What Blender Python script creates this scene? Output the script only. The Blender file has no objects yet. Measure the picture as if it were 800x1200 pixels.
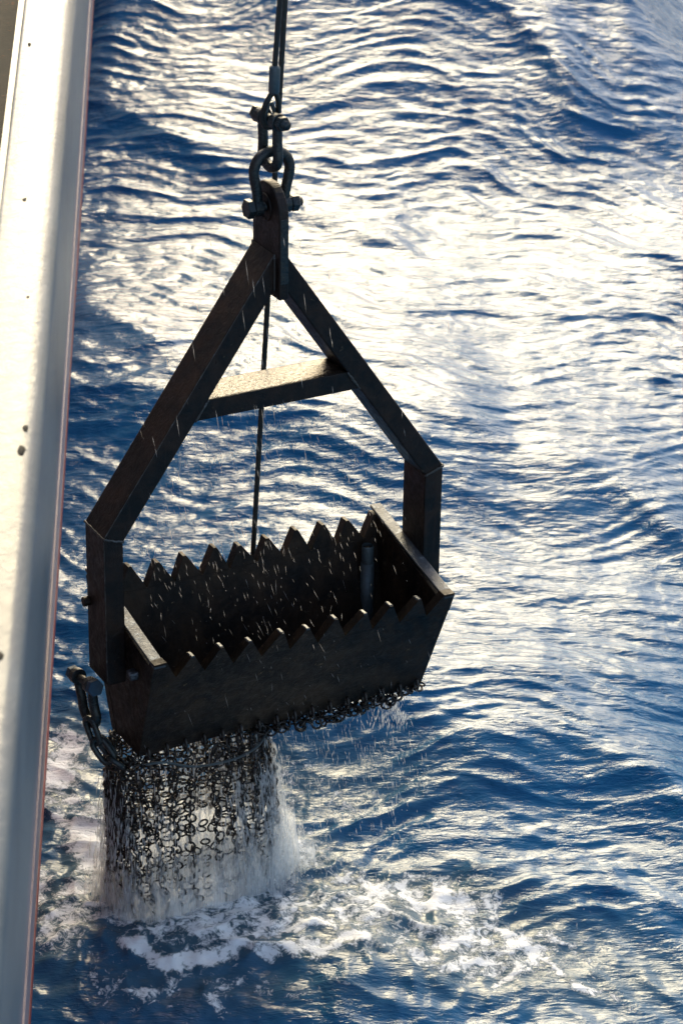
import bpy, bmesh, math, random
import numpy as np
from mathutils import Vector, Matrix, Euler

random.seed(7)
rng = np.random.default_rng(11)
rad = math.radians
S = bpy.context.scene
C = S.collection

# ------------------------------------------------------------------ camera
cd = bpy.data.cameras.new("camera")
cam = bpy.data.objects.new("camera", cd)
C.objects.link(cam)
cam.location = (0, 0, 6.3)
cam.rotation_euler = (rad(90 - 32.7524), 0, 0)
cd.sensor_fit = 'VERTICAL'
cd.sensor_height = 36.0
cd.lens = 36.0 * 3255.8 / 1200.0
cd.clip_start = 0.1
cd.clip_end = 9000
cd.dof.use_dof = True
cd.dof.focus_distance = 8.75
cd.dof.aperture_fstop = 5.8
S.camera = cam

# ------------------------------------------------------------------ world, sun, exposure
SUN_EL, SUN_AZ = 29.0, -4.0       # azimuth from +Y (straight ahead), negative = left
w = bpy.data.worlds.new("World")
S.world = w
w.use_nodes = True
wn = w.node_tree
bg = wn.nodes["Background"]
sky = wn.nodes.new("ShaderNodeTexSky")
sky.sky_type = 'NISHITA'
sky.sun_disc = False
sky.sun_elevation = rad(SUN_EL)
sky.sun_rotation = rad(SUN_AZ)
sky.air_density = 1.0
sky.dust_density = 3.5
sky.ozone_density = 0.3
wn.links.new(sky.outputs[0], bg.inputs[0])
bg.inputs[1].default_value = 0.15
ld = bpy.data.lights.new("sun", 'SUN')
ld.energy = 1.3
ld.angle = rad(29)
ld.color = (1.0, 0.85, 0.47)
sun = bpy.data.objects.new("sun", ld)
C.objects.link(sun)
sd = Vector((math.sin(rad(SUN_AZ)) * math.cos(rad(SUN_EL)), math.cos(rad(SUN_AZ)) * math.cos(rad(SUN_EL)), math.sin(rad(SUN_EL))))
sun.rotation_euler = (-sd).to_track_quat('-Z', 'Y').to_euler()
S.view_settings.view_transform = 'Standard'
S.view_settings.look = 'None'
S.view_settings.gamma = 1
S.cycles.transparent_max_bounces = 64
S.cycles.max_bounces = 10
S.view_settings.exposure = 1.0

# ------------------------------------------------------------------ helpers
def tag(o, label=None, cat=None, group=None, kind=None):
    if label: o['label'] = label
    if cat: o['category'] = cat
    if group: o['group'] = group
    if kind: o['kind'] = kind
    return o

def thing(name, label, cat, mat=None, group=None):
    o = bpy.data.objects.new(name, None)
    o.empty_display_size = 0.1
    C.objects.link(o)
    if mat is not None: o.matrix_world = mat
    return tag(o, label, cat, group)

def obj(name, data, mat=None, parent=None):
    """link mesh data (a bmesh or a mesh) as ONE object"""
    if isinstance(data, bmesh.types.BMesh):
        me = bpy.data.meshes.new(name)
        data.to_mesh(me); data.free()
    else:
        me = data
    o = bpy.data.objects.new(name, me)
    C.objects.link(o)
    if mat is not None and not me.materials: me.materials.append(mat)
    if parent is not None: o.parent = parent
    return o

def smooth(me_or_obj, on=True):
    me = getattr(me_or_obj, 'data', me_or_obj)
    me.polygons.foreach_set('use_smooth', [on] * len(me.polygons))
    return me_or_obj

def bevel(o, wd=0.004, seg=2):
    m = o.modifiers.new('bevel', 'BEVEL')
    m.width = wd; m.segments = seg; m.limit_method = 'ANGLE'; m.angle_limit = rad(30)
    return o

def prism(bm, loop_a, loop_b):
    """solid between two matching loops of 3D points"""
    A = [bm.verts.new(p) for p in loop_a]; B = [bm.verts.new(p) for p in loop_b]
    n = len(A)
    bm.faces.new(A); bm.faces.new(B[::-1])
    for i in range(n):
        bm.faces.new((A[i], B[i], B[(i + 1) % n], A[(i + 1) % n]))
    bmesh.ops.recalc_face_normals(bm, faces=bm.faces[:])
    return bm

def frame_for(t, up=None):
    t = t.normalized()
    up = up or (Vector((0, 0, 1)) if abs(t.z) < 0.9 else Vector((1, 0, 0)))
    a = t.cross(up).normalized(); b = a.cross(t).normalized()
    return a, b

def tube(bm, pts, r, n=10, closed=False, cap=True):
    """round bar along points (parallel transport); r is a number or a list"""
    P = [Vector(p) for p in pts]; N = len(P)
    rr = r if isinstance(r, (list, tuple)) else [r] * N
    rings = []; a = None
    for i in range(N):
        if closed: t = P[(i + 1) % N] - P[i - 1]
        else: t = P[min(i + 1, N - 1)] - P[max(i - 1, 0)]
        t.normalize()
        if a is None: a, b = frame_for(t)
        else:
            a = (a - t * a.dot(t)).normalized(); b = a.cross(t).normalized()
        b = t.cross(a)
        rings.append([bm.verts.new(P[i] + (a * math.cos(2 * math.pi * k / n) + b * math.sin(2 * math.pi * k / n)) * rr[i]) for k in range(n)])
    M = N if closed else N - 1
    for i in range(M):
        A, B = rings[i], rings[(i + 1) % N]
        for k in range(n):
            bm.faces.new((A[k], A[(k + 1) % n], B[(k + 1) % n], B[k]))
    if not closed and cap:
        bm.faces.new(rings[0][::-1]); bm.faces.new(rings[-1])
    bmesh.ops.recalc_face_normals(bm, faces=bm.faces[:])
    return bm

def rod(bm, p, q, r, n=12, r2=None):
    return tube(bm, [p, q], [r, r if r2 is None else r2], n)

def catmull(pts, k=8, closed=False):
    P = [Vector(p) for p in pts]; out = []; N = len(P)
    for i in range(N if closed else N - 1):
        p0 = P[(i - 1) % N] if closed or i > 0 else P[0]; p1 = P[i]; p2 = P[(i + 1) % N]
        p3 = P[(i + 2) % N] if closed or i + 2 < N else P[-1]
        for j in range(k):
            t = j / k
            out.append(0.5 * ((2 * p1) + (p2 - p0) * t + (2 * p0 - 5 * p1 + 4 * p2 - p3) * t * t + (3 * p1 - p0 - 3 * p2 + p3) * t ** 3))
    if not closed: out.append(P[-1])
    return out

def hexnut(bm, p, axis, r, h, n=6):
    axis = Vector(axis).normalized(); p = Vector(p)
    return tube(bm, [p, p + axis * h * .12, p + axis * h * .88, p + axis * h], [r * .92, r, r, r * .92], n)

# ------------------------------------------------------------------ materials
def nodes(name):
    m = bpy.data.materials.new(name); m.use_nodes = True
    nt = m.node_tree
    return m, nt, nt.nodes['Principled BSDF']

def N(nt, t, **kw):
    n = nt.nodes.new(t)
    for k, v in kw.items():
        if k.startswith('i_'):
            n.inputs[k[2:].replace('_', ' ')].default_value = v
        else: setattr(n, k, v)
    return n

def noise(nt, scale, detail=6, rough=.6, vec=None, dist=0.0, out='Fac'):
    n = N(nt, 'ShaderNodeTexNoise'); n.inputs['Scale'].default_value = scale
    n.inputs['Detail'].default_value = detail; n.inputs['Roughness'].default_value = rough
    n.inputs['Distortion'].default_value = dist
    if vec is not None: nt.links.new(vec, n.inputs['Vector'])
    return n.outputs[out]

def ramp(nt, fac, stops):
    r = N(nt, 'ShaderNodeValToRGB'); e = r.color_ramp.elements
    while len(e) < len(stops): e.new(.5)
    for el, (p, c) in zip(e, stops):
        el.position = p; el.color = c if len(c) == 4 else (*c, 1)
    nt.links.new(fac, r.inputs['Fac']); return r.outputs['Color']

def mixc(nt, fac, a, b, mode='MIX'):
    m = N(nt, 'ShaderNodeMix', data_type='RGBA', blend_type=mode)
    for s, v in (('Factor', fac), ('A', a), ('B', b)):
        sock = [i for i in m.inputs if i.name == s and (i.type == 'RGBA' or s == 'Factor' and i.type == 'VALUE')][0]
        if hasattr(v, 'is_linked') or isinstance(v, bpy.types.NodeSocket): nt.links.new(v, sock)
        else: sock.default_value = v if s == 'Factor' else (*v, 1)
    return [o for o in m.outputs if o.type == 'RGBA'][0]

def mathn(nt, op, a, b=None, clamp=False):
    m = N(nt, 'ShaderNodeMath', operation=op, use_clamp=clamp)
    for i, v in enumerate((a, b)):
        if v is None: continue
        if isinstance(v, bpy.types.NodeSocket): nt.links.new(v, m.inputs[i])
        else: m.inputs[i].default_value = v
    return m.outputs[0]

def bump(nt, h, strength, dist, bs, normal=None):
    b = N(nt, 'ShaderNodeBump'); b.inputs['Strength'].default_value = strength; b.inputs['Distance'].default_value = dist
    nt.links.new(h, b.inputs['Height'])
    if normal is not None: nt.links.new(normal, b.inputs['Normal'])
    if bs is not None: nt.links.new(b.outputs[0], bs.inputs['Normal'])
    return b.outputs[0]

def steel(name, dark, rust, pale, rust_amt=.5, pale_amt=.68, rough=(.3, .6), metal=.0, scale=1.0, spec=.5):
    m, nt, bs = nodes(name)
    tc = N(nt, 'ShaderNodeTexCoord').outputs['Object']
    n1 = noise(nt, 9 * scale, 8, .65, tc, .4)
    n2 = noise(nt, 38 * scale, 6, .7, tc, .6)
    n3 = noise(nt, 150 * scale, 4, .7, tc)
    f1 = ramp(nt, n1, [(rust_amt - .12, (0, 0, 0)), (rust_amt + .12, (1, 1, 1))])
    c = mixc(nt, f1, dark, rust)
    mp = N(nt, 'ShaderNodeMapping'); nt.links.new(tc, mp.inputs[0]); mp.inputs['Scale'].default_value = (34 * scale, 34 * scale, 2.6 * scale)
    runs = noise(nt, 1, 5, .6, mp.outputs[0], .5)
    c = mixc(nt, mathn(nt, 'MULTIPLY', ramp(nt, runs, [(.52, (0, 0, 0)), (.68, (1, 1, 1))]), .32), c, tuple(v * 1.35 for v in rust))
    f2 = ramp(nt, n2, [(pale_amt, (0, 0, 0)), (pale_amt + .1, (1, 1, 1))])
    c = mixc(nt, f2, c, pale)
    c = mixc(nt, mathn(nt, 'MULTIPLY', n3, .45), c, tuple(v * .35 for v in dark))
    nt.links.new(c, bs.inputs['Base Color'])
    r = N(nt, 'ShaderNodeMapRange'); nt.links.new(n2, r.inputs[0])
    r.inputs[1].default_value = .3; r.inputs[2].default_value = .7
    r.inputs[3].default_value, r.inputs[4].default_value = rough
    nt.links.new(r.outputs[0], bs.inputs['Roughness'])
    bs.inputs['Metallic'].default_value = metal
    bs.inputs['Specular IOR Level'].default_value = spec
    h = mathn(nt, 'ADD', n2, mathn(nt, 'MULTIPLY', n3, .35))
    big = noise(nt, 5 * scale, 3, .5, tc)
    bump(nt, mathn(nt, 'ADD', h, mathn(nt, 'MULTIPLY', big, 1.6)), .5, .006, bs)
    return m

M_frame = steel('wet_rusty_steel', (.006, .0045, .0038), (.040, .020, .011), (.15, .115, .075), .54, .64, (.22, .65), spec=.28)
M_plate = steel('wet_dark_plate', (.0045, .0036, .003), (.040, .023, .012), (.17, .125, .075), .53, .62, (.28, .7), spec=.2)
M_edge = steel('worn_skylit_edge', (.09, .10, .112), (.045, .045, .045), (.28, .31, .34), .55, .56, (.3, .5), .5)  # worn tooth tips; on the end-plate rims the pale colour paints sky sheen
M_shackle = steel('wet_forged_steel', (.030, .040, .042), (.05, .034, .022), (.10, .13, .135), .58, .62, (.16, .36), .4)
M_galv = steel('galvanised_steel', (.085, .115, .125), (.06, .07, .07), (.17, .20, .21), .5, .62, (.3, .5), .3)
M_weld = steel('weld_bead', (.05, .055, .055), (.06, .045, .03), (.16, .17, .17), .5, .55, (.3, .5))
M_chain = steel('wet_chain', (.024, .021, .018), (.045, .03, .02), (.09, .09, .085), .5, .64, (.12, .3), .5, 2.0, spec=.8)
M_bolt = steel('blue_bolt', (.02, .06, .11), (.03, .05, .07), (.07, .13, .19), .55, .6, (.25, .45), .2)

# wire rope: strands are built, the grain is fine relief
M_rope = steel('wire_rope', (.035, .040, .038), (.05, .040, .028), (.11, .12, .12), .52, .6, (.3, .5), .4, 3.0)

def wet_top(name):
    m, nt, bs = nodes(name)
    tc = N(nt, 'ShaderNodeTexCoord').outputs['Object']
    n1 = noise(nt, 22, 6, .6, tc); n2 = noise(nt, 75, 5, .65, tc, .5)
    nt.links.new(ramp(nt, n1, [(.35, (.02, .015, .012)), (.7, (.055, .036, .022))]), bs.inputs['Base Color'])
    bs.inputs['Roughness'].default_value = .15
    bs.inputs['Specular IOR Level'].default_value = .65
    h = mathn(nt, 'ADD', n1, mathn(nt, 'MULTIPLY', n2, .6))
    bump(nt, h, .9, .008, bs)
    return m
M_wet = wet_top('standing_water_on_steel')

def paint(name, col, dirt, rough=.35, rust=(.12, .05, .025), rust_at=.74, b=.25, spec=.5):
    m, nt, bs = nodes(name)
    tc = N(nt, 'ShaderNodeTexCoord').outputs['Object']
    mp = N(nt, 'ShaderNodeMapping'); nt.links.new(tc, mp.inputs[0]); mp.inputs['Scale'].default_value = (1, .35, 1)
    n1 = noise(nt, 5, 7, .6, mp.outputs[0], .8); n2 = noise(nt, 26, 7, .7, tc, 1.2); n3 = noise(nt, 90, 4, .6, tc)
    c = mixc(nt, ramp(nt, n1, [(.38, (0, 0, 0)), (.72, (1, 1, 1))]), col, dirt)
    c = mixc(nt, ramp(nt, n2, [(rust_at, (0, 0, 0)), (rust_at + .05, (1, 1, 1))]), c, rust)
    nt.links.new(c, bs.inputs['Base Color'])
    bs.inputs['Roughness'].default_value = rough
    bs.inputs['Specular IOR Level'].default_value = spec
    bump(nt, mathn(nt, 'ADD', mathn(nt, 'ADD', n1, n2), mathn(nt, 'MULTIPLY', n3, .2)), b, .012, bs)
    return m
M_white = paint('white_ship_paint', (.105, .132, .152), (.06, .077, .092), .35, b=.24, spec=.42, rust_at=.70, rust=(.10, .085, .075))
M_hull = paint('white_hull_paint', (.34, .28, .30), (.25, .18, .19), .5)
M_red = paint('red_antifouling', (.33, .055, .05), (.22, .045, .04), .55, rust_at=.66)
M_deck = paint('worn_deck', (.030, .030, .026), (.055, .045, .035), .75, rust_at=.6, spec=.1)

def water_drop(name, col=(.86, .90, .93), mix_glass=.35, transp=.25):
    m = bpy.data.materials.new(name); m.use_nodes = True; nt = m.node_tree; nt.nodes.clear()
    out = N(nt, 'ShaderNodeOutputMaterial')
    d = N(nt, 'ShaderNodeBsdfDiffuse'); d.inputs[0].default_value = (*col, 1)
    t = N(nt, 'ShaderNodeBsdfTranslucent'); t.inputs[0].default_value = (*col, 1)
    g = N(nt, 'ShaderNodeBsdfGlossy'); g.inputs['Roughness'].default_value = .15
    tr = N(nt, 'ShaderNodeBsdfTransparent')
    def mx(f, a, b):
        x = N(nt, 'ShaderNodeMixShader'); x.inputs[0].default_value = f
        nt.links.new(a, x.inputs[1]); nt.links.new(b, x.inputs[2]); return x.outputs[0]
    s = mx(.5, d.outputs[0], t.outputs[0])
    s = mx(.12, s, g.outputs[0])
    s = mx(transp, s, tr.outputs[0])
    nt.links.new(s, out.inputs[0])
    return m
M_drop = water_drop('falling_water', transp=.45)
M_drip = water_drop('water_drip', (.9, .87, .82), transp=.55)

def curtain_mat(name, col=(.92, .95, .97)):
    m = bpy.data.materials.new(name); m.use_nodes = True; nt = m.node_tree; nt.nodes.clear()
    out = N(nt, 'ShaderNodeOutputMaterial')
    tc = N(nt, 'ShaderNodeTexCoord').outputs['Object']
    def st(sx, sz):
        mp = N(nt, 'ShaderNodeMapping'); nt.links.new(tc, mp.inputs[0]); mp.inputs['Scale'].default_value = (sx, sx, sz); return mp.outputs[0]
    a = noise(nt, 1, 4, .65, st(85, 4.0), .5); b = noise(nt, 1, 3, .6, st(210, 10), .5); c = noise(nt, 1, 3, .6, st(16, 6), .3)
    dn = N(nt, 'ShaderNodeAttribute', attribute_name='wetness').outputs['Fac']
    f = mathn(nt, 'ADD', mathn(nt, 'ADD', mathn(nt, 'MULTIPLY', a, 1.1), mathn(nt, 'MULTIPLY', b, .8)), mathn(nt, 'MULTIPLY', c, .9))
    f = mathn(nt, 'ADD', f, mathn(nt, 'SUBTRACT', dn, 1.75))
    al = N(nt, 'ShaderNodeMapRange'); nt.links.new(f, al.inputs[0])
    al.inputs[1].default_value = .12; al.inputs[2].default_value = .85; al.inputs[3].default_value = 0; al.inputs[4].default_value = .82
    d = N(nt, 'ShaderNodeBsdfDiffuse'); d.inputs[0].default_value = (*col, 1)
    t = N(nt, 'ShaderNodeBsdfTranslucent'); t.inputs[0].default_value = (*col, 1)
    x = N(nt, 'ShaderNodeMixShader'); x.inputs[0].default_value = .55; nt.links.new(d.outputs[0], x.inputs[1]); nt.links.new(t.outputs[0], x.inputs[2])
    tr = N(nt, 'ShaderNodeBsdfTransparent')
    y = N(nt, 'ShaderNodeMixShader'); nt.links.new(al.outputs[0], y.inputs[0]); nt.links.new(tr.outputs[0], y.inputs[1]); nt.links.new(x.outputs[0], y.inputs[2])
    nt.links.new(y.outputs[0], out.inputs[0]); return m
M_curtain = curtain_mat('water_curtain')

def sea_mat():
    m, nt, bs = nodes('sea_water')
    geo = N(nt, 'ShaderNodeNewGeometry').outputs['Position']
    mp = N(nt, 'ShaderNodeMapping'); nt.links.new(geo, mp.inputs[0]); mp.inputs['Scale'].default_value = (.32, 1, 1)
    mp.inputs['Rotation'].default_value = (0, 0, rad(8))
    r1 = noise(nt, 15, 3, .55, mp.outputs[0], .6)
    r2 = noise(nt, 44, 4, .6, mp.outputs[0], .4)
    r3 = noise(nt, 6, 2, .5, geo)
    amp = ramp(nt, r3, [(.3, (.35, .35, .35)), (.7, (1, 1, 1))])
    h = mathn(nt, 'ADD', r1, mathn(nt, 'MULTIPLY', r2, .5))
    h = mathn(nt, 'MULTIPLY', h, amp)
    at = N(nt, 'ShaderNodeAttribute', attribute_name='foam').outputs['Fac']
    f1 = noise(nt, 32, 8, .74, geo, 1.1); f2 = noise(nt, 6, 5, .6, geo, 1.5)
    fn = mathn(nt, 'ADD', mathn(nt, 'MULTIPLY', f1, .9), mathn(nt, 'SUBTRACT', mathn(nt, 'MULTIPLY', f2, .9), .40))
    foam = mathn(nt, 'SUBTRACT', mathn(nt, 'ADD', at, fn), 1.0)
    foam = ramp(nt, mathn(nt, 'ADD', foam, .5), [(.49, (0, 0, 0)), (.62, (1, 1, 1))])
    deep = ramp(nt, at, [(.12, (.005, .094, .220)), (.62, (.055, .105, .135))])
    nt.links.new(mixc(nt, foam, deep, (.90, .92, .93)), bs.inputs['Base Color'])
    rg = N(nt, 'ShaderNodeMapRange'); nt.links.new(foam, rg.inputs[0])
    rg.inputs[3].default_value = .15; rg.inputs[4].default_value = .7
    nt.links.new(rg.outputs[0], bs.inputs['Roughness'])
    bs.inputs['IOR'].default_value = 1.333
    b1 = bump(nt, h, 1.0, .016, None)
    bump(nt, mathn(nt, 'MULTIPLY', foam, f1), .5, .014, bs, b1)
    return m
M_sea = sea_mat()

# ------------------------------------------------------------------ the sea: one sheet to the horizon, waves as real height
def smoothstep(a, b, x):
    t = np.clip((x - a) / (b - a), 0, 1); return t * t * (3 - 2 * t)

def build_sea():
    def axis(lo, hi, step, far, n):
        core = np.arange(lo, hi + step * .5, step)
        g = np.geomspace(step * 3, far, n)
        return np.concatenate([lo - g[::-1], core, hi + g])
    xs = axis(-3.0, 3.6, .012, 3500, 34)
    ys = axis(5.6, 17.5, .013, 4000, 34)
    X, Y = np.meshgrid(xs, ys)
    X = X.astype(np.float64); Y = Y.astype(np.float64)
    near = smoothstep(-4.5, -3.0, X) * (1 - smoothstep(3.6, 5.0, X)) * smoothstep(4.2, 5.6, Y) * (1 - smoothstep(17.5, 19.5, Y))
    Z = np.zeros_like(X); DX = np.zeros_like(X); DY = np.zeros_like(X)
    # gentle warp so crests wander and break
    wx = .22 * np.sin(1.3 * X + .7 * Y + 1) + .10 * np.sin(2.9 * X - 1.7 * Y + 2) + .05 * np.sin(6.1 * X + 4.3 * Y)
    wy = .20 * np.sin(1.1 * X - .9 * Y + 4) + .10 * np.sin(3.3 * X + 1.1 * Y + .5) + .05 * np.sin(7.3 * X - 3.9 * Y + 1)
    U = X + wx; V = Y + wy
    # patches where the ripples are stronger or calmer
    patch = .72 + .28 * np.sin(.9 * X + 1.7 * Y + .4 * np.sin(1.7 * X)) * np.sin(1.9 * X - .8 * Y + 1.3)
    for i in range(120):
        lam = .048 * (.9 / .048) ** (rng.random() ** 1.4)
        k = 2 * math.pi / lam
        spread = .20 + .10 * (lam < .12) + .05 * (lam > .3)
        th = math.pi / 2 + rng.normal(0, spread) - .10
        slope =   .050 * (.55 if lam < .075 else .88 if lam < .17 else .58 if lam < .30 else .22)
        A = slope / k
        kx, ky = math.cos(th) * k, math.sin(th) * k
        ph = kx * U + ky * V + rng.random() * 6.283
        env = patch if lam < .5 else 1.0
        c, s = np.cos(ph), np.sin(ph)
        Z += A * c * env; DX -= A * 1.0 * math.cos(th) * s * env; DY -= A * 1.0 * math.sin(th) * s * env
    for i in range(10):                       # low swell
        lam = 1.6 * (4.5 / 1.6) ** rng.random(); k = 2 * math.pi / lam
        th = math.pi / 2 + rng.normal(0, .45); A = .024 / k
        Z += A * np.cos(math.cos(th) * k * X + math.sin(th) * k * Y + rng.random() * 6.283)
    # confused chop round the draining bag and along the hull
    env = np.exp(-(((X + .15) / .95) ** 2 + ((Y - 7.15) / .62) ** 2)) + .8 * np.exp(-(((X + 1.0) / .22) ** 2 + ((Y - 8.0) / .9) ** 2))
    for i in range(34):
        lam = .055 * (.30 / .055) ** rng.random(); k = 2 * math.pi / lam; th = rng.random() * 6.283
        A = (.075 if lam < .13 else .055) / k; ph = k * (math.cos(th) * U + math.sin(th) * V) + rng.random() * 6.283
        Z += A * np.cos(ph) * env; DX -= A * .7 * math.cos(th) * np.sin(ph) * env; DY -= A * .7 * math.sin(th) * np.sin(ph) * env
    # individual wave crests: polyline, height, width of the face on the near side, width of the back
    crests = [
        ([(-1.39, 13.85), (-.99, 13.42), (-.48, 12.96)], .045, .20, .8),
        ([(-1.43, 15.1), (-.34, 14.95), (.58, 14.85), (1.16, 14.7), (1.75, 14.8)], .27, .80, 1.6),
        ([(.49, 14.72), (.86, 14.48), (1.31, 13.48)], .04, .2, .6),
        ([(-.26, 12.62), (.3, 12.38)], .030, .13, .5),
        ([(-1.35, 10.68), (-.75, 10.52), (-.26, 10.5), (.44, 10.22)], .105, .50, 1.1),
        ([(-1.26, 11.38), (-.77, 10.94)], .025, .14, .4),
        ([(.45, 10.42), (.88, 10.1), (1.15, 9.86), (1.5, 9.40)], .050, .20, .6),
        ([(.43, 9.86), (1.03, 9.66)], .028, .16, .4),
        ([(-.32, 8.42), (0, 8.31), (.38, 8.2), (.81, 8.03), (1.1, 7.81), (1.35, 7.5)], .135, .33, .75),
        ([(.30, 7.62), (.74, 7.37), (1.16, 7.17)], .035, .15, .4),
        ([(-1.05, 6.96), (-.57, 6.99), (-.2, 7.02), (.2, 6.91)], .06, .30, .4),
        ([(-1.3, 8.98), (-.9, 8.9)], .03, .16, .3),
        ([(0, 8.81), (.26, 8.65), (.64, 8.5), (1.4, 8.45)], .035, .20, .4),
        ([(.41, 9.16), (.89, 9.13), (1.34, 8.93)], .022, .13, .3),
        ([(-.93, 8.4), (-.22, 8.21)], .03, .20, .4),
    ]
    for pts, A, wf, wb in crests:
        P = np.array(pts)
        xx = X + .05 * np.sin(5 * Y + 3 * X)
        yc = np.interp(xx, P[:, 0], P[:, 1])
        ew = min(.35, .3 * (P[-1, 0] - P[0, 0]))
        m = smoothstep(P[0, 0] - ew, P[0, 0] + ew * .6, X) * (1 - smoothstep(P[-1, 0] - ew * .6, P[-1, 0] + ew, X))
        u = Y - yc + .05 * np.sin(3.1 * X + 1) + .022 * np.sin(9 * X + 2 * Y)
        prof = np.where(u < 0, np.exp(-(np.abs(u) / wf) ** 1.35), np.exp(-(np.abs(u) / wb) ** 1.6))
        Z += 1.3 * A * prof * m
    # foam where the bag drains and where the wash rolls away
    F = np.zeros_like(X)
    def blob(x, y, sx, sy, a):
        nonlocal F
        F = np.maximum(F, a * np.exp(-(((X - x) / sx) ** 2 + ((Y - y) / sy) ** 2)))
    blob(-.52, 7.27, .50, .17, .78)
    blob(-.20, 7.50, .30, .22, .64)
    blob(-.86, 7.55, .20, .50, .66)
    blob(-1.02, 8.0, .16, .45, .66)
    blob(.25, 7.30, .45, .2, .64)
    blob(.46, 7.13, .13, .08, .68)
    blob(0.0, 7.0, .35, .12, .55)
    blob(-.1, 7.20, .9, .38, .56)
    blob(-.45, 7.08, .55, .26, .62)
    blob(.45, 7.05, .55, .28, .61)
    blob(-.5, 6.82, .9, .20, .47)
    blob(-.95, 7.2, .3, .45, .60)
    blob(-.2, 7.9, .8, .35, .44)
    blob(.9, 6.9, .5, .25, .40)
    def streak(pts, wd, a):
        nonlocal F
        P = np.array(pts); yc = np.interp(X, P[:, 0], P[:, 1]) + .03 * np.sin(14 * X) + .015 * np.sin(37 * X + 1)
        m = smoothstep(P[0, 0] - .1, P[0, 0] + .05, X) * (1 - smoothstep(P[-1, 0] - .05, P[-1, 0] + .1, X))
        F = np.maximum(F, a * m * np.exp(-((Y - yc) / wd) ** 2))
    streak([(-.74, 6.98), (-.5, 6.93), (-.28, 6.96), (.10, 7.02)], .07, .70)
    streak([(.08, 7.22), (.3, 7.15), (.58, 7.10), (.85, 6.85)], .055, .62)
    streak([(-.1, 7.42), (.2, 7.33), (.5, 7.27)], .07, .60)
    Z += .016 * np.clip(F - .5, 0, 1) * near * (1 + np.sin(31 * X + 17 * Y) * np.sin(23 * Y - 9 * X))
    Z *= near; DX *= near; DY *= near
    co = np.stack([X + DX, Y + DY, Z], -1).reshape(-1, 3).astype(np.float32)
    ny, nx = X.shape
    idx = np.arange(ny * nx, dtype=np.int32).reshape(ny, nx)
    q = np.stack([idx[:-1, :-1], idx[:-1, 1:], idx[1:, 1:], idx[1:, :-1]], -1).reshape(-1, 4)
    me = bpy.data.meshes.new('sea')
    me.vertices.add(len(co)); me.vertices.foreach_set('co', co.ravel())
    me.loops.add(q.size); me.loops.foreach_set('vertex_index', q.ravel())
    me.polygons.add(len(q))
    me.polygons.foreach_set('loop_start', np.arange(0, q.size, 4, dtype=np.int32))
    me.polygons.foreach_set('loop_total', np.full(len(q), 4, dtype=np.int32))
    me.polygons.foreach_set('use_smooth', np.ones(len(q), dtype=bool))
    a = me.attributes.new('foam', 'FLOAT', 'POINT'); a.data.foreach_set('value', F.ravel().astype(np.float32))
    me.update(); me.validate()
    o = obj('sea', me, M_sea)
    tag(o, 'deep blue rippled sea with cream sun glitter and foam', kind='structure')
    return o
build_sea()

# ------------------------------------------------------------------ the ship on the left
ship = thing('ship', 'white ship side with rounded bulwark rail in the left foreground', 'ship', Matrix.Translation((-.33, 0, 0)) @ Matrix.Rotation(rad(2.9), 4, 'Z'))
# local: x across (+ is outboard), y forward, z up; outer face of the rail at x = 0
def sweep(bm, prof, y0, y1, ny=1, wob=0.0, closed=False):
    rows = []
    for j in range(ny + 1):
        y = y0 + (y1 - y0) * j / ny
        rows.append([bm.verts.new((x + (random.uniform(-wob, wob) if wob else 0), y, z + (random.uniform(-wob, wob) if wob else 0))) for x, z in prof])
    n = len(prof)
    for j in range(ny):
        for i in range(n if closed else n - 1):
            bm.faces.new((rows[j][i], rows[j][(i + 1) % n], rows[j + 1][(i + 1) % n], rows[j + 1][i]))
    if closed:
        bm.faces.new(rows[0]); bm.faces.new(rows[-1][::-1])
    bmesh.ops.recalc_face_normals(bm, faces=bm.faces[:])
    return bm
rp = [(-.190, 2.94), (-.190, 3.262)]
for k in range(5):
    t = math.pi - math.pi / 2 * k / 4
    rp.append((-.178 + .012 * math.cos(t), 3.270 + .012 * math.sin(t)))
rp += [(-.15, 3.286), (-.12, 3.287)]
for k in range(9):
    t = rad(88) - rad(88) * k / 8
    rp.append((-.088 + .043 * math.cos(t), 3.244 + .043 * math.sin(t)))
rp += [(-.045, 3.15), (-.045, 2.955), (-.049, 2.945), (-.08, 2.94)]
o = smooth(obj('bulwark_rail', sweep(bmesh.new(), rp, -6, 60, 260, .0012, True), M_white, ship))
bm = bmesh.new(); sweep(bm, [(-.209, 3.12), (-.209, 3.255), (-.192, 3.255), (-.192, 3.12)], -6, 60, 1, 0, True)
obj('rail_flange', bm, M_white, ship)
# shell plating from rail to keel line, three strakes with lapped seams, red below
zs = [2.938, 2.15, 1.1, .40]
def hx(z): return -.060 - .270 * (2.94 - z) / 2.94
for i in range(3):
    a, b = zs[i], zs[i + 1]; t = .012 + .006 * (i % 2)
    bm = bmesh.new(); sweep(bm, [(hx(a) - t, a), (hx(b) - t, b + .002), (hx(b) - t - .03, b + .002), (hx(a) - t - .03, a)], -6, 60, 1, 0, True)
    obj('hull_strake', bm, M_hull, ship)
bm = bmesh.new(); sweep(bm, [(hx(.40) - .010, .40), (hx(0) - .010, 0), (hx(-1.5), -1.5), (hx(-1.5) - .05, -1.5), (hx(.4) - .05, .40)], -6, 60, 1, 0, True)
obj('boot_stripe', bm, M_red, ship)
bm = bmesh.new(); sweep(bm, [(-.194, 3.11), (-.194, 2.2), (-.207, 2.2), (-.207, 3.11)], -6, 60, 1, 0, True)
obj('bulwark_plate', bm, M_white, ship)
bm = bmesh.new(); sweep(bm, [(-.21, 2.2), (-9, 2.24), (-9, 2.1), (-.21, 2.1)], -6, 60, 1, 0, True)
obj('deck', bm, M_deck, ship)
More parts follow.
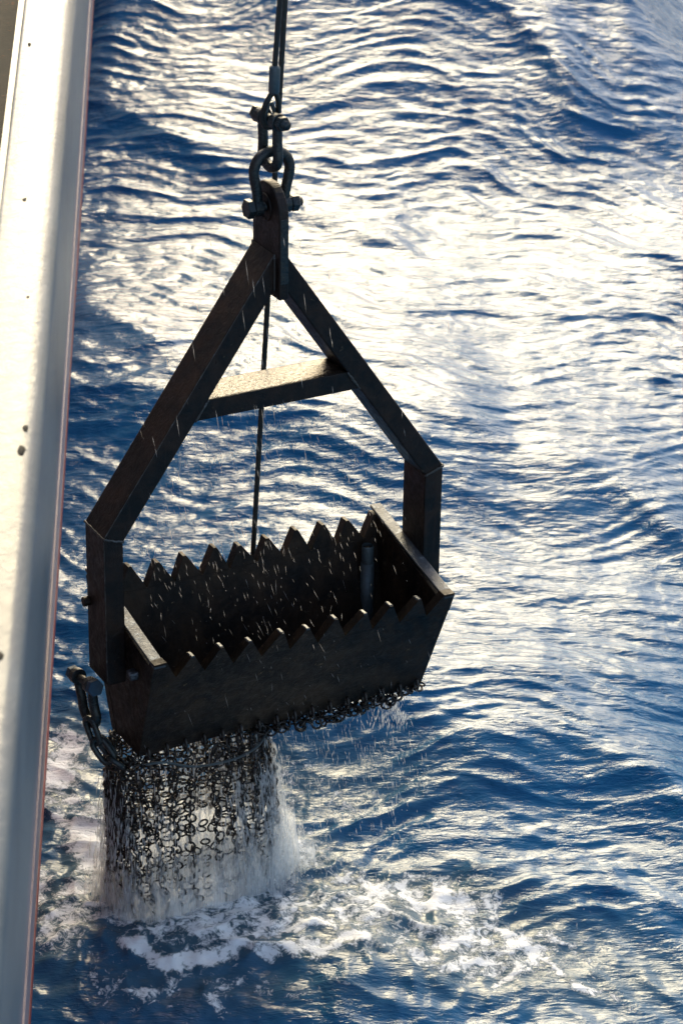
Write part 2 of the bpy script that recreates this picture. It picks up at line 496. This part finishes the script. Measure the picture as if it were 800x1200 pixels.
for (px, py, s) in ((-.085, 4.93, 1.0), (-.080, 5.02, .7), (-.16, 7.05, .5), (-.13, 6.1, .6), (-.10, 5.6, .45), (-.09, 4.2, .7)):     # chips and dents in the paint
    bm = bmesh.new(); bmesh.ops.create_icosphere(bm, subdivisions=2, radius=.012 * s)
    for v in bm.verts: v.co = Vector((v.co.x * .75 * random.uniform(.7, 1.2), v.co.y * 1.7 * random.uniform(.8, 1.2), v.co.z * .25))
    c = obj('paint_chip', bm, M_deck, ship); c.location = (px, py, 3.2865); smooth(c)

# ------------------------------------------------------------------ the dredge
RM = Matrix(((.87993359, -.47487957, .01436223), (.47015601, .87473324, .1174525), (-.06833891, -.09659791, .99297464)))
DM = Matrix.Translation((-.19819143, 7.37505801, 6.3 - 4.70496017)) @ RM.to_4x4()
W_, b_, d_, m_, h_ = .6, .0668, .1442, .0228, .8569
dredge = thing('dredge', 'dark rusty steel dredge with toothed bucket and triangular yoke hanging over the sea', 'dredge', DM)

def yprism(name, poly, y0, y1, mat, parent, bw=.005):
    bm = bmesh.new(); prism(bm, [(x, y0, z) for x, z in poly], [(x, y1, z) for x, z in poly])
    return bevel(obj(name, bm, mat, parent), bw)

T0 = .0175
zin = -m_ + (W_ - b_ - T0) * h_ / W_
for s in (-1, 1):
    arm = yprism('arm', [(s * W_, 0), (s * T0, h_ * (1 - T0 / W_)), (s * T0, zin), (s * (W_ - b_), -m_)], 0, d_, M_frame, dredge)
    post = yprism('post', [(s * (W_ - .0005), -.0012), (s * (W_ - b_ + .0005), -m_ - .0012), (s * (W_ - b_ + .0005), -.515), (s * (W_ - .0005), -.515)], .0006, d_ - .0006, M_frame, dredge)
    bm = bmesh.new()          # weld seam round the mitre
    pts = [(s * W_, -.002, 0), (s * (W_ - b_ * .5), -.002, -m_ * .5), (s * (W_ - b_), -.002, -m_)]
    wp = []
    for k in range(17):
        t = k / 16; wp.append((s * (W_ - b_ * t), -.001 + random.uniform(-.0008, .0008), -m_ * t + random.uniform(-.0012, .0012)))
    tube(bm, wp, [.0042 + random.uniform(-.001, .001) for _ in wp], 8)
    smooth(obj('weld_seam', bm, M_weld, post))
    bm = bmesh.new(); wp = []
    for k in range(30):
        t = k / 29; wp.append((s * (W_ - .001), d_ * t, random.uniform(-.0012, .0012)))
    tube(bm, wp, [.0035 + random.uniform(-.001, .001) for _ in wp], 8)
    smooth(obj('weld_seam', bm, M_weld, post))
    if s < 0:
        for nm, p, q, par in (('worn_glint_edge', (s * W_, 0, 0), (s * T0, 0, h_ * (1 - T0 / W_)), arm), ('worn_glint_edge', (s * (W_ - .0005), .0006, -.01), (s * (W_ - .0005), .0006, -.50), post)):  # pale lines: worn edges with their highlight painted in, left side only
            bm = bmesh.new(); P0, P1 = Vector(p), Vector(q); wp = []
            for k in range(60): wp.append(P0.lerp(P1, k / 59) + Vector((.0012, .0012, 0)) + Vector((random.uniform(-.0006, .0006),) * 3))
            tube(bm, wp, [random.uniform(.0006, .0020) for _ in wp], 6); smooth(obj(nm, bm, M_weld, par))
# crossbar: its ends are cut to the slope of the arms
def inx(z): return W_ - b_ - (z + m_) * W_ / h_
z1, z2 = .3946, .3302
cb = yprism('crossbar', [(-inx(z1) + .001, z1), (inx(z1) - .001, z1), (inx(z2) - .001, z2), (-inx(z2) + .001, z2)], .004, d_ - .004, M_frame, dredge, .003)
bm = bmesh.new(); nx, ny = 60, 18; g = []
for j in range(ny + 1):
    row = []
    for i in range(nx + 1):
        x = -(inx(z1) - .004) + 2 * (inx(z1) - .004) * i / nx; y = .009 + (d_ - .018) * j / ny
        edge = min(i, nx - i, j, ny - j)
        row.append(bm.verts.new((x, y, z1 + (.0004 if edge == 0 else .0022 + random.uniform(-.0007, .0007)))))
    g.append(row)
for j in range(ny):
    for i in range(nx): bm.faces.new((g[j][i], g[j][i + 1], g[j + 1][i + 1], g[j + 1][i]))
smooth(obj('water_film', bm, M_wet, cb))
for s in (-1, 1):
    bm = bmesh.new(); wp = []
    for k in range(14):
        z = z2 + (z1 - z2) * k / 13; wp.append((s * inx(z), .001 + random.uniform(-.001, .001), z))
    tube(bm, wp, [.004 + random.uniform(-.0012, .0012) for _ in wp], 8)
    smooth(obj('weld_seam', bm, M_weld, cb))
# padeye: thick plate on edge between the arms
prof = [(-.030, .690), (.150, .690), (.150, .952)]
for k in range(1, 14):
    t = math.pi * k / 14
    prof.append(((.060 + .090 * math.cos(t)), .952 + .092 * math.sin(t)))
prof.append((-.030, .952))
bm = bmesh.new(); prism(bm, [(-.0165, y, z) for y, z in prof], [(.0165, y, z) for y, z in prof])
pad = bevel(obj('padeye', bm, M_frame, dredge), .005)
bm = bmesh.new(); prism(bm, [(-.0135, -.0305, .74), (.0135, -.0305, .74), (.0135, -.0305, .95), (-.0135, -.0305, .95)], [(-.0135, -.033, .742), (.0135, -.033, .742), (.0135, -.033, .948), (-.0135, -.033, .948)])
bevel(obj('sheen_face', bm, M_shackle, pad), .001)  # paler strip that paints the sheen on the padeye's front
for s in (-1, 1):
    bm = bmesh.new(); c = []
    for k in range(24):
        t = 2 * math.pi * k / 24; c.append((s * .0175, .064 + .040 * math.cos(t), .962 + .040 * math.sin(t)))
    tube(bm, c, .0045, 8, True); smooth(obj('hole_ring', bm, M_frame, pad))
for yy in (-.0015, d_ + .0015):      # gusset weld where the arms meet the plate
    bm = bmesh.new(); wp = [(-.0175, yy, zin + (h_ * .97 - zin) * k / 15) for k in range(16)]
    tube(bm, wp, [.004 + random.uniform(-.001, .001) for _ in wp], 8); smooth(obj('weld_seam', bm, M_weld, pad))

# bucket -------------------------------------------------
ZT, ZV, ZB = -.346, -.430, -.773
q_, TH = .0993, .036
def side(z, front):                      # outer face of the front / back plate at height z
    if front: return -.206 + (-.367 - z) * .409
    return .300 - (-.256 - z) * .25
def halfw(z): return .533 - .018 * (-.367 - z) / .406
def plate(name, front):
    off = 0 if front else .100           # the back rim stands higher
    zv, zt = (ZV if front else -.418) + off * .80, ZT + off * .82
    sgn = 1 if front else -1
    def sl(poly, parent, nm, mat, bw):
        bm = bmesh.new()
        A = [(x, side(z, front), z) for x, z in poly]
        Bq = [(x, side(z, front) + sgn * TH, z) for x, z in poly]
        prism(bm, A, Bq)
        return bevel(obj(nm, bm, mat, parent), bw)
    body = sl([(-halfw(zv), zv), (halfw(zv), zv), (halfw(ZB), ZB), (-halfw(ZB), ZB)], dredge, name, M_plate, .0008)
    for i in range(-5, 6):
        x = i * q_; jt = random.uniform(-.008, .005); dx = random.uniform(-.006, .006)
        hw = q_ * .5 - .0006
        if abs(i) < 5:
            poly = [(x - hw, zv + .0006), (x - .0055 + dx, zt + jt), (x + .0055 + dx, zt + jt), (x + hw, zv + .0006)]
        else:
            s = 1 if i > 0 else -1
            poly = [(x - s * hw, zv + .0006), (x - s * .004, zt - .004), (s * (halfw(zt) - .001), zt - .006), (s * (halfw(zt) - .001), zv + .0006)]
            if s < 0: poly = poly[::-1]
        t = sl(poly, body, 'tooth', M_plate, .0008)
        if abs(i) < 5 and front:         # bright worn tip
            bm = bmesh.new(); yy = side(zt, front)
            prism(bm, [(x - .0075 + dx, yy + .002, zt + jt - .004), (x + .0075 + dx, yy + .002, zt + jt - .004), (x + .005 + dx, yy + .003, zt + jt + .0025), (x - .005 + dx, yy + .003, zt + jt + .0025)],
                  [(x - .0075 + dx, yy + TH - .003, zt + jt - .004), (x + .0075 + dx, yy + TH - .003, zt + jt - .004), (x + .005 + dx, yy + TH - .004, zt + jt + .0025), (x - .005 + dx, yy + TH - .004, zt + jt + .0025)])
            bevel(obj('tooth_tip', bm, M_edge, body), .0015)
    return body
front = plate('front_plate', True)
back = plate('back_plate', False)
TE = .039
for s in (-1, 1):
    def P(y, z, inner): return (s * (halfw(z) - (TE if inner else .001)), y, z)
    yf, yb = side(-.367, True) + .001, side(-.256, False) - .001
    # stands between the two plates below, its top edge, coloured pale for the sky sheen, runs over them
    loop = [(side(-.372, True) + TH + .001, -.3775), (side(-.27, False) - TH - .001, -.2665), (side(ZB, False) - TH - .001, ZB), (side(ZB, True) + TH + .001, ZB)]
    bm = bmesh.new(); prism(bm, [P(y, z, False) for y, z in loop], [P(y, z, True) for y, z in loop])
    ep = bevel(obj('end_plate', bm, M_plate, dredge), .002)
    top = [(yf - .004, -.367), (yb, -.256), (yb, -.2655), (yf - .004, -.3765)]
    bm = bmesh.new(); prism(bm, [(s * (halfw(z) + .001), y, z + .008) for y, z in top], [(s * (halfw(z) - TE - .001), y, z + .008) for y, z in top])
    bevel(obj('top_edge', bm, M_edge, ep), .003)
# galvanised tube standing in the back corner
bm = bmesh.new(); tube(bm, [(.435, .195, -.75), (.435, .195, -.405)], .0225, 20); pp = smooth(obj('drain_tube', bm, M_galv, dredge))
bm = bmesh.new(); tube(bm, [(.435, .195, -.404), (.435, .195, -.345), (.435, .195, -.340)], [.0205, .0205, .019], 20, cap=False)
smooth(obj('tube_collar', bm, M_galv, pp))
bm = bmesh.new(); rod(bm, (.435, .195, -.360), (.435, .195, -.352), .0188, 20); obj('bore_shade', bm, M_plate, pp)  # solid dark disc painting the shade inside the tube mouth
for sp in ((-.5465, -.075, -.448),):      # welded lug on the left end plate
    bm = bmesh.new(); bmesh.ops.create_cube(bm, size=1)
    for v in bm.verts: v.co = Vector((v.co.x * .03, v.co.y * .035, v.co.z * .028)) + Vector(sp)
    bevel(obj('lug', bm, M_edge, dredge), .006, 3)
bm = bmesh.new(); rod(bm, (-.6, .124, -.268), (-.622, .124, -.268), .016, 14); bevel(obj('bolt_stub', bm, M_frame, dredge), .003)
for i in range(16):                       # eyes along the lower edge that carry the net
    x = -.49 + .98 * i / 15
    bm = bmesh.new(); c = []
    for k in range(12):
        t = 2 * math.pi * k / 12; c.append((x, side(-.755, True) - .006 + .013 * math.cos(t), -.760 + .020 * math.sin(t)))
    tube(bm, c, .0052, 7, True); smooth(obj('net_eye', bm, M_chain, front))

# ------------------------------------------------------------------ shackles
def shackle(name, label, M, pin_half=.055, bow_r=.066, height=.16, bar=.0155, head=.030, group='bow shackles on the dredge', bolt=None, ext=.04):
    """local: pin along x through the origin, bow towards +z"""
    t = thing(name, label, 'shackle', M, group)
    pts = [(-pin_half * .84, 0, -.004), (-pin_half * .84, 0, height * .22), (-bow_r * .93, 0, height * .48)]
    zc = height - bow_r
    for k in range(9):
        a = math.pi * (1 - k / 8); pts.append((bow_r * math.cos(a), 0, zc + bow_r * math.sin(a)))
    pts += [(bow_r * .93, 0, height * .48), (pin_half * .84, 0, height * .22), (pin_half * .84, 0, -.004)]
    # drop doubled joints
    pp = [Vector(pts[0])]
    for p in pts[1:]:
        if (Vector(p) - pp[-1]).length > .012: pp.append(Vector(p))
    cv = catmull(pp, 5)
    n = len(cv)
    rr = [bar * (1 + .10 * math.sin(math.pi * i / (n - 1))) for i in range(n)]
    bm = bmesh.new(); tube(bm, cv, rr, 14); bow = smooth(obj('bow', bm, M_shackle, t))
    for s in (-1, 1):
        bm = bmesh.new(); x = s * pin_half * .84
        tube(bm, [(x - bar * .95, 0, 0), (x - bar * .8, 0, 0), (x + bar * .8, 0, 0), (x + bar * .95, 0, 0)], [bar * 1.55, bar * 1.75, bar * 1.75, bar * 1.55], 20)
        obj('bow_ear', bm, M_shackle, bow)
    e = pin_half * .84 + bar
    bm = bmesh.new(); rod(bm, (-e - .002, 0, 0), (e + ext, 0, 0), bar * .9, 14); pin = smooth(obj('pin', bm, M_shackle, t))
    bm = bmesh.new(); hexnut(bm, (-e - head * .75, 0, 0), (1, 0, 0), head, head * .75, 6); obj('bolt_head', bm, bolt or M_shackle, pin)
    bm = bmesh.new(); hexnut(bm, (e + .002, 0, 0), (1, 0, 0), head * .88, head * .8, 6); obj('nut', bm, bolt or M_shackle, pin)
    return t
def axes(o, x, z):
    x = Vector(x).normalized(); z = Vector(z); z = (z - x * z.dot(x)).normalized(); y = z.cross(x)
    m = Matrix((x, y, z)).transposed().to_4x4(); m.translation = Vector(o); return m
lower = shackle('shackle', 'lower bow shackle with its wide pin through the padeye plate', DM @ axes((.004, .066, .962), (1, 0, -.02), (.02, 0, 1)), .056, .060, .172, .0155, .031)
upper = shackle('shackle', 'upper bow shackle hanging from the rope eye, linked into the wider one below', DM @ axes((0, .068, 1.236), (.10, -1, .02), (.01, .02, -1)), .048, .042, .152, .0150, .027)
leftsh = shackle('shackle', 'bow shackle with blue bolt head at the foot of the left post', DM @ axes((-.628, .118, -.545), (-.05, 1, -.14), (.10, -.25, -1)), .058, .046, .150, .0150, .029, bolt=M_bolt, ext=.02)

# chain of long links from the left shackle to the bag
lk = thing('side_chain', 'short heavy chain looping from the left shackle down to the net', 'chain', DM)
def link(parent, p, q, roll, half=.0215, r=.0098, name='link', mat=M_shackle):
    p, q = Vector(p), Vector(q); t = (q - p); L = t.length; t.normalize()
    a, b = frame_for(t); a2 = a * math.cos(roll) + b * math.sin(roll)
    c = []
    for k in range(20):
        u = 2 * math.pi * k / 20; cx, sx = math.cos(u), math.sin(u)
        c.append((p + q) / 2 + a2 * half * sx + t * ((L / 2 - half) * (1 if cx > 0 else -1) * min(1, abs(cx) * 3) + half * cx))
    bm = bmesh.new(); tube(bm, c, r, 9, True)
    return smooth(obj(name, bm, mat, parent))
link(lk, (-.636, .078, -.660), (-.618, .050, -.745), .3)
link(lk, (-.622, .055, -.730), (-.588, .015, -.800), 1.9)
link(lk, (-.594, .018, -.785), (-.556, -.004, -.818), .5)
link(lk, (-.600, .085, -.740), (-.560, .060, -.812), 1.2, .018, .008, mat=M_galv)

# ------------------------------------------------------------------ wire ropes
def wire_rope(bm, p, q, r, pitch=.06, strands=6, n=None):
    p, q = Vector(p), Vector(q); t = q - p; L = t.length; t.normalize(); a, b = frame_for(t)
    n = n or int(L / pitch * 10)
    for s in range(strands):
        pts = []
        for i in range(n + 1):
            u = L * i / n; ph = 2 * math.pi * (u / pitch + s / strands)
            pts.append(p + t * u + (a * math.cos(ph) + b * math.sin(ph)) * r * .60)
        tube(bm, pts, r * .43, 5)
    return bm
hoist = thing('hoist_rope', 'steel wire rope with pressed ferrule eye holding the shackles', 'rope', DM)
f0, f1 = Vector((0, .042, 1.322)), Vector((0, .036, 1.408))
up = (Vector((0, .006, 1.611)) - f1).normalized()
bm = bmesh.new(); wire_rope(bm, f1, f1 + up * 7.0, .0088); smooth(obj('strand', bm, M_rope, hoist))
fer = obj('ferrule', tube(bmesh.new(), [f0, f0 + (f1 - f0) * .04, f0 + (f1 - f0) * .9, f1], [.0145, .0165, .0165, .011], 18), M_galv, hoist); smooth(fer)
c0 = Vector((0, .067, 1.236))
eye = catmull([f0 + Vector((-.006, 0, 0)), f0 + Vector((-.022, .010, -.035)), c0 + Vector((-.026, 0, .006)), c0 + Vector((-.018, 0, -.020)), c0 + Vector((0, 0, -.027)),
               c0 + Vector((.018, 0, -.020)), c0 + Vector((.026, 0, .006)), f0 + Vector((.020, .010, -.035)), f0 + Vector((.006, 0, 0))], 5)
bm = bmesh.new(); tube(bm, eye, .0085, 10); smooth(obj('eye_loop', bm, M_rope, hoist))
bm = bmesh.new(); th = catmull([c0 + Vector((-.004, -.001, .050)), c0 + Vector((-.016, 0, .010)), c0 + Vector((-.010, 0, -.013)), c0 + Vector((.010, 0, -.013)), c0 + Vector((.016, 0, .010)), c0 + Vector((.004, -.001, .050))], 5)
tube(bm, th, .0070, 8); smooth(obj('thimble', bm, M_galv, hoist))
trip = thing('trip_rope', 'thin steel wire rope running straight down behind the yoke into the bucket back', 'rope')
ra, rb = Vector((-.168, 7.809, 3.096)), Vector((-.294, 7.757, 1.175))
dv = (ra - rb).normalized()
bm = bmesh.new(); wire_rope(bm, rb - dv * .28, ra + dv * 6.2, .0090); smooth(obj('strand', bm, M_rope, trip))
be = rb - dv * .28
bm = bmesh.new(); tube(bm, [be - dv * .06, be - dv * .055, be - dv * .002, be + dv * .02], [.013, .016, .016, .011], 14); smooth(obj('ferrule', bm, M_galv, trip))

# ------------------------------------------------------------------ chain bag
bag = thing('chain_bag', 'wet chain mesh bag hanging under the dredge and draining into the sea', 'chain bag')
def torus_mesh(name, R, r, sx=1.0, nu=10, nv=4):
    bm = bmesh.new(); c = [(R * sx * math.cos(2 * math.pi * k / nu), R * math.sin(2 * math.pi * k / nu), 0) for k in range(nu)]
    tube(bm, c, r, nv, True)
    me = bpy.data.meshes.new(name); bm.to_mesh(me); bm.free(); me.materials.append(M_chain); smooth(me); return me
ME_ring = torus_mesh('ring_link', .0168, .0041)
ME_link = torus_mesh('long_link', .0105, .0038, 1.45)
ca, sa = math.cos(rad(28)), math.sin(rad(28))
def bagpoint(th, z):
    """point on the bag's skin; z = height over the water"""
    t = max(0, min(1, (.80 - z) / .72))
    a = .268 + .040 * t + .012 * math.sin(3 * th + 4 * z); b = .125 + .025 * t + .012 * math.sin(2 * th + 5 * z)
    cx, cy = -.512 + .010 * t, 7.22 + .13 * t
    x, y = a * math.copysign(abs(math.cos(th)) ** .8, math.cos(th)), b * math.copysign(abs(math.sin(th)) ** .8, math.sin(th))
    return Vector((cx + x * ca - y * sa, cy + x * sa + y * ca, z))
def bag_top(th):
    # the rim follows the sloping lower edge of the bucket
    p = bagpoint(th, .8); l = DM.inverted() @ p
    return (DM @ Vector((l.x, l.y, -.790))).z
links = []          # (mesh, matrix, shows)
def put(me, p, xdir, zdir, jit=.25):
    x = Vector(xdir).normalized(); z = Vector(zdir); z = (z - x * z.dot(x)).normalized(); y = z.cross(x)
    m = Matrix((x, y, z)).transposed().to_4x4(); m.translation = p
    m = m @ Euler((random.uniform(-jit, jit), random.uniform(-jit, jit), random.uniform(-jit, jit))).to_matrix().to_4x4()
    links.append((me, m))
NC, NR = 33, 18
nodesp = {}
for i in range(NC):
    th = 2 * math.pi * (i / NC) + .03
    zt = bag_top(th)
    for j in range(NR):
        z = zt - .012 - j * .0435
        p = bagpoint(th + random.uniform(-.03, .03), z + (random.uniform(-.008, .008)))
        ctr = bagpoint(th, z) + bagpoint(th + math.pi, z)
        nrm = (p - ctr * .5); nrm.z = 0
        nodesp[i, j] = (p + nrm.normalized() * random.uniform(-.012, .012), nrm.normalized())
for (i, j), (p, n) in nodesp.items():
    if j > 11 and n.y > .2: continue
    put(ME_ring, p, Vector((0, 0, 1)).cross(n), n, .30)
    if j + 1 < NR:
        q = nodesp[i, j + 1][0]; put(ME_link, (p + q) / 2, q - p, Vector((0, 0, 1)).cross(n), .3)
    if random.random() < .88:
        q = nodesp[(i + 1) % NC, j][0]; put(ME_link, (p + q) / 2, q - p, n if random.random() < .5 else Vector((0, 0, 1)), .3)
# slack mesh drawn along the underside of the bucket to its right end
for i in range(26):
    for j in range(6):
        x = -.10 + .60 * i / 25 + random.uniform(-.008, .008); y = -.045 + .19 * j / 5
        sag = .014 + .022 * math.sin(math.pi * min(1, max(0, (x + .1) / .62))) * (1 - .3 * j / 5) + random.uniform(-.010, .012)
        if x > .42: sag *= .5
        p = DM @ Vector((x, y + random.uniform(-.01, .01), -.773 - sag))
        put(ME_ring, p, DM.to_3x3() @ Vector((1, 0, 0)), DM.to_3x3() @ Vector((random.uniform(-.5, .5), random.uniform(-1, .2), 1)), .6)
        put(ME_link, p + DM.to_3x3() @ Vector((.013, .0, random.uniform(.0, .012))), DM.to_3x3() @ Vector((1, random.uniform(-.5, .5), random.uniform(-.4, .4))), DM.to_3x3() @ Vector((0, 1, .4)), .6)
camp = cam.location
def front_score(m):
    p = m.translation; l = bagpoint(0, p.z) + bagpoint(math.pi, p.z)
    fr = (p - l * .5); return (camp - p).normalized().dot(fr) + .55 * p.z
order = sorted(range(len(links)), key=lambda k: -front_score(links[k][1]))
for k in order[:296]:
    me, m = links[k]
    o = obj('chain_link', me, None, bag); o.matrix_world = m
co, fa = [], []
for k in order[296:]:
    me, m = links[k]; n0 = len(co)
    co += [tuple(m @ v.co) for v in me.vertices]
    fa += [tuple(n0 + i for i in f.vertices) for f in me.polygons]
me = bpy.data.meshes.new('chain_mesh'); me.from_pydata(co, [], fa); me.materials.append(M_chain); smooth(me)
o = obj('chain_mesh', me, None, bag); o['kind'] = 'stuff'
# hoop that holds the mouth of the net
hp = catmull([DM @ Vector(p) for p in ((-.50, -.06, -.795), (-.436, -.062, -.803), (-.35, -.068, -.838), (-.263, -.070, -.852), (-.171, -.062, -.856), (-.09, -.05, -.835), (-.03, 0, -.80))], 6)
smooth(obj('mouth_hoop', tube(bmesh.new(), hp, .0042, 9), M_galv, bag))

# ------------------------------------------------------------------ falling water (uncountable: one object each)
def drops(name, items, mat, label, n=4):
    """items: (position, direction, half length, radius)"""
    P = np.array([i[0] for i in items], float); D = np.array([i[1] for i in items], float)
    D /= np.linalg.norm(D, axis=1, keepdims=True)
    hl = np.array([i[2] for i in items])[:, None]; r = np.array([i[3] for i in items])[:, None]
    A = np.cross(D, np.array([.3, .9, .2])); A /= np.linalg.norm(A, axis=1, keepdims=True); B = np.cross(D, A)
    V = [P + D * hl, P - D * hl * 1.15]
    for k in range(n):
        t = 2 * math.pi * k / n; V.append(P - D * hl * .25 + (A * math.cos(t) + B * math.sin(t)) * r)
    V = np.stack(V, 1).reshape(-1, 3); nv = n + 2
    base = np.array([(0, 2 + (k + 1) % n, 2 + k) for k in range(n)] + [(1, 2 + k, 2 + (k + 1) % n) for k in range(n)])
    F = (np.arange(len(P))[:, None, None] * nv + base[None]).reshape(-1, 3).astype(np.int32)
    me = bpy.data.meshes.new(name)
    me.vertices.add(len(V)); me.vertices.foreach_set('co', V.ravel().astype(np.float32))
    me.loops.add(F.size); me.loops.foreach_set('vertex_index', F.ravel())
    me.polygons.add(len(F)); me.polygons.foreach_set('loop_start', np.arange(0, F.size, 3, dtype=np.int32))
    me.polygons.foreach_set('loop_total', np.full(len(F), 3, dtype=np.int32))
    me.polygons.foreach_set('use_smooth', np.ones(len(F), dtype=bool))
    me.update()
    o = obj(name, me, mat); tag(o, label, kind='stuff'); return o
G = np.random.default_rng(5)
def curtain():
    co, fa, de = [], [], []
    for k, (sc, dens, z0) in enumerate(((1.05, .66, .74), (1.12, .60, .62), (1.20, .52, .55), (.80, .62, .74), (1.36, .34, .34))):
        n0 = len(co); nt_, nz = 150, 40
        for j in range(nz + 1):
            u = j / nz
            for i in range(nt_):
                th = 2 * math.pi * i / nt_
                zt = z0 + .05 * math.cos(th); z = zt * (1 - u) - .01
                p = bagpoint(th, z); c = (bagpoint(th, z) + bagpoint(th + math.pi, z)) * .5
                s_ = sc + .03 * math.sin(9 * th + k) + .02 * math.sin(23 * th + 5 * z) + .07 * u * (sc - .9) + .02 * u ** 3
                p = c + (p - c) * s_; p.z = z; co.append(tuple(p))
                right = .5 + .5 * math.cos(th)
                ramp_ = min(1, max(0, (u - .30) / .60)); ramp_ = ramp_ * ramp_ * (3 - 2 * ramp_) + .10 * min(1, u * 2)
                v = dens - .32 + .50 * ramp_ + .16 * right * (u ** .5) - .14 * (1 - min(1, u * 3)) + .10 * math.exp(-((th % 6.283 - 5.9) / .5) ** 2)
                v -= .35 * max(0, (u - .90) / .10) * (k > 0)
                if k == 4: v -= .5 * max(0, .5 - u)
                de.append(v)
        for j in range(nz):
            for i in range(nt_):
                a = n0 + j * nt_ + i; b = n0 + j * nt_ + (i + 1) % nt_
                fa.append((a, b, b + nt_, a + nt_))
    me = bpy.data.meshes.new('water_curtain'); me.from_pydata(co, [], fa); me.materials.append(M_curtain); smooth(me)
    at = me.attributes.new('wetness', 'FLOAT', 'POINT'); at.data.foreach_set('value', de)
    tag(obj('water_curtain', me), 'white veil of water pouring off the chain bag', kind='stuff')
curtain()
items = []
streams = [(G.uniform(0, 2 * math.pi), G.uniform(.5, 1.5)) for _ in range(70)]
while len(items) < 7500:
    if G.random() < .6:
        th, wgt = streams[int(G.integers(len(streams)))]; th += G.normal(0, .035)
    else: th = G.uniform(0, 2 * math.pi)
    # heavier on the right-hand side of the bag
    right = .5 + .5 * math.cos(th)
    if G.random() > .45 + .55 * right: continue
    z = .62 * G.random() ** 1.3 if G.random() < .8 else G.uniform(0, .78)
    p = bagpoint(th, max(z, .02)); c = (bagpoint(th, z) + bagpoint(th + math.pi, z)) * .5
    spread = 1 + abs(G.normal(0, .05)) + .10 * (1 - z / .8) * abs(G.normal(0, 1))
    p = c + (p - c) * (spread if G.random() < .75 else G.uniform(.3, 1.1)); p.z = z
    out = (p - c) * .25; L = G.uniform(.006, .030)
    items.append((tuple(p), (out.x + G.normal(0, .05), out.y + G.normal(0, .05), -1), L, G.uniform(.0008, .0024)))
drops('falling_water', items, M_drop, 'white water streaming from the chain bag into the sea')
items = []
def bucket_world(x, y, z): return DM @ Vector((x, y, z))
for _ in range(330):                       # drips and spray lit by the sun in front of the bucket
    x = G.normal(-.02, .27); y = G.uniform(-.30, .25); z = G.uniform(-.85, -.25) + (.1 if G.random() < .2 else 0)
    if abs(x) > .6: continue
    p = bucket_world(x, y, z); L = G.choice([.008, .014, .022, .03], p=[.3, .3, .25, .15])
    if G.random() < .3: L = .003
    items.append((tuple(p), (.24 + G.normal(0, .16), G.normal(0, .15), -1), L * G.uniform(.7, 1.2), G.uniform(.0005, .0010)))
for _ in range(420):                       # finer drips from the crossbar and arms
    t = G.random(); x = G.uniform(-.45, .45); z = G.uniform(-.3, .35)
    p = bucket_world(x, G.uniform(-.05, .2), z); L = G.uniform(.006, .022)
    items.append((tuple(p), (.22 + G.normal(0, .10), G.normal(0, .1), -1), L, G.uniform(.0005, .0010)))
for _ in range(60):
    p = bucket_world(G.normal(-.1, .2), G.uniform(-.2, -.05), G.uniform(.2, .95)); items.append((tuple(p), (.1, 0, -1), G.uniform(.01, .04), G.uniform(.0007, .0012)))
drops('water_drip', items, M_drip, 'sunlit drips and spray falling around the bucket')
items = []
for k, (x0, n, wd) in enumerate(((.465, 150, .006), (.43, 110, .010), (.385, 60, .012), (.10, 90, .10))):
    for _ in range(n):
        u = G.random(); p = bucket_world(x0 + G.normal(0, wd), G.uniform(-.02, .06), -.79) ; p.z -= u * (.16 if k < 3 else .1); p.x += .012 * math.sin(u * 9 + k)
        items.append((tuple(p), (G.normal(0, .15), G.normal(0, .1), -1), G.uniform(.006, .018), G.uniform(.0006, .0024)))
for _ in range(700):                       # strings of drops coming off the lower edge
    x = G.uniform(-.05, .52); p = bucket_world(x, G.uniform(-.03, .12), -.8); u = G.random() ** 1.4; p.z -= u * min(.75, p.z - .02); p.x += G.normal(.05, .06) * u; p.y += G.normal(0, .05) * u
    items.append((tuple(p), (.10 + G.normal(0, .08), G.normal(0, .08), -1), G.uniform(.006, .024), G.uniform(.0004, .0011)))
drops('water_trickle', items, M_drop, 'thin trickles falling from the right end of the bucket')
items = []
for _ in range(7500):                      # splash where the stream hits the sea
    th = G.uniform(0, 2 * math.pi); p = bagpoint(th, .02); c = (bagpoint(0, .02) + bagpoint(math.pi, .02)) * .5
    p = c + (p - c) * abs(G.normal(1.08, .22)); z = abs(G.normal(0, .06)); p.z = z
    items.append((tuple(p), (G.normal(0, .6), G.normal(0, .6), 1), G.uniform(.0015, .006), G.uniform(.0008, .0028)))
for _ in range(900):
    p = Vector((G.normal(-.05, .45), G.normal(7.35, .28), 0)); p.z = abs(G.normal(0, .03))
    items.append((tuple(p), (G.normal(0, .5), G.normal(0, .5), 1), G.uniform(.002, .007), G.uniform(.0008, .0022)))
drops('splash', items, M_drop, 'foaming splash where the draining water meets the sea')
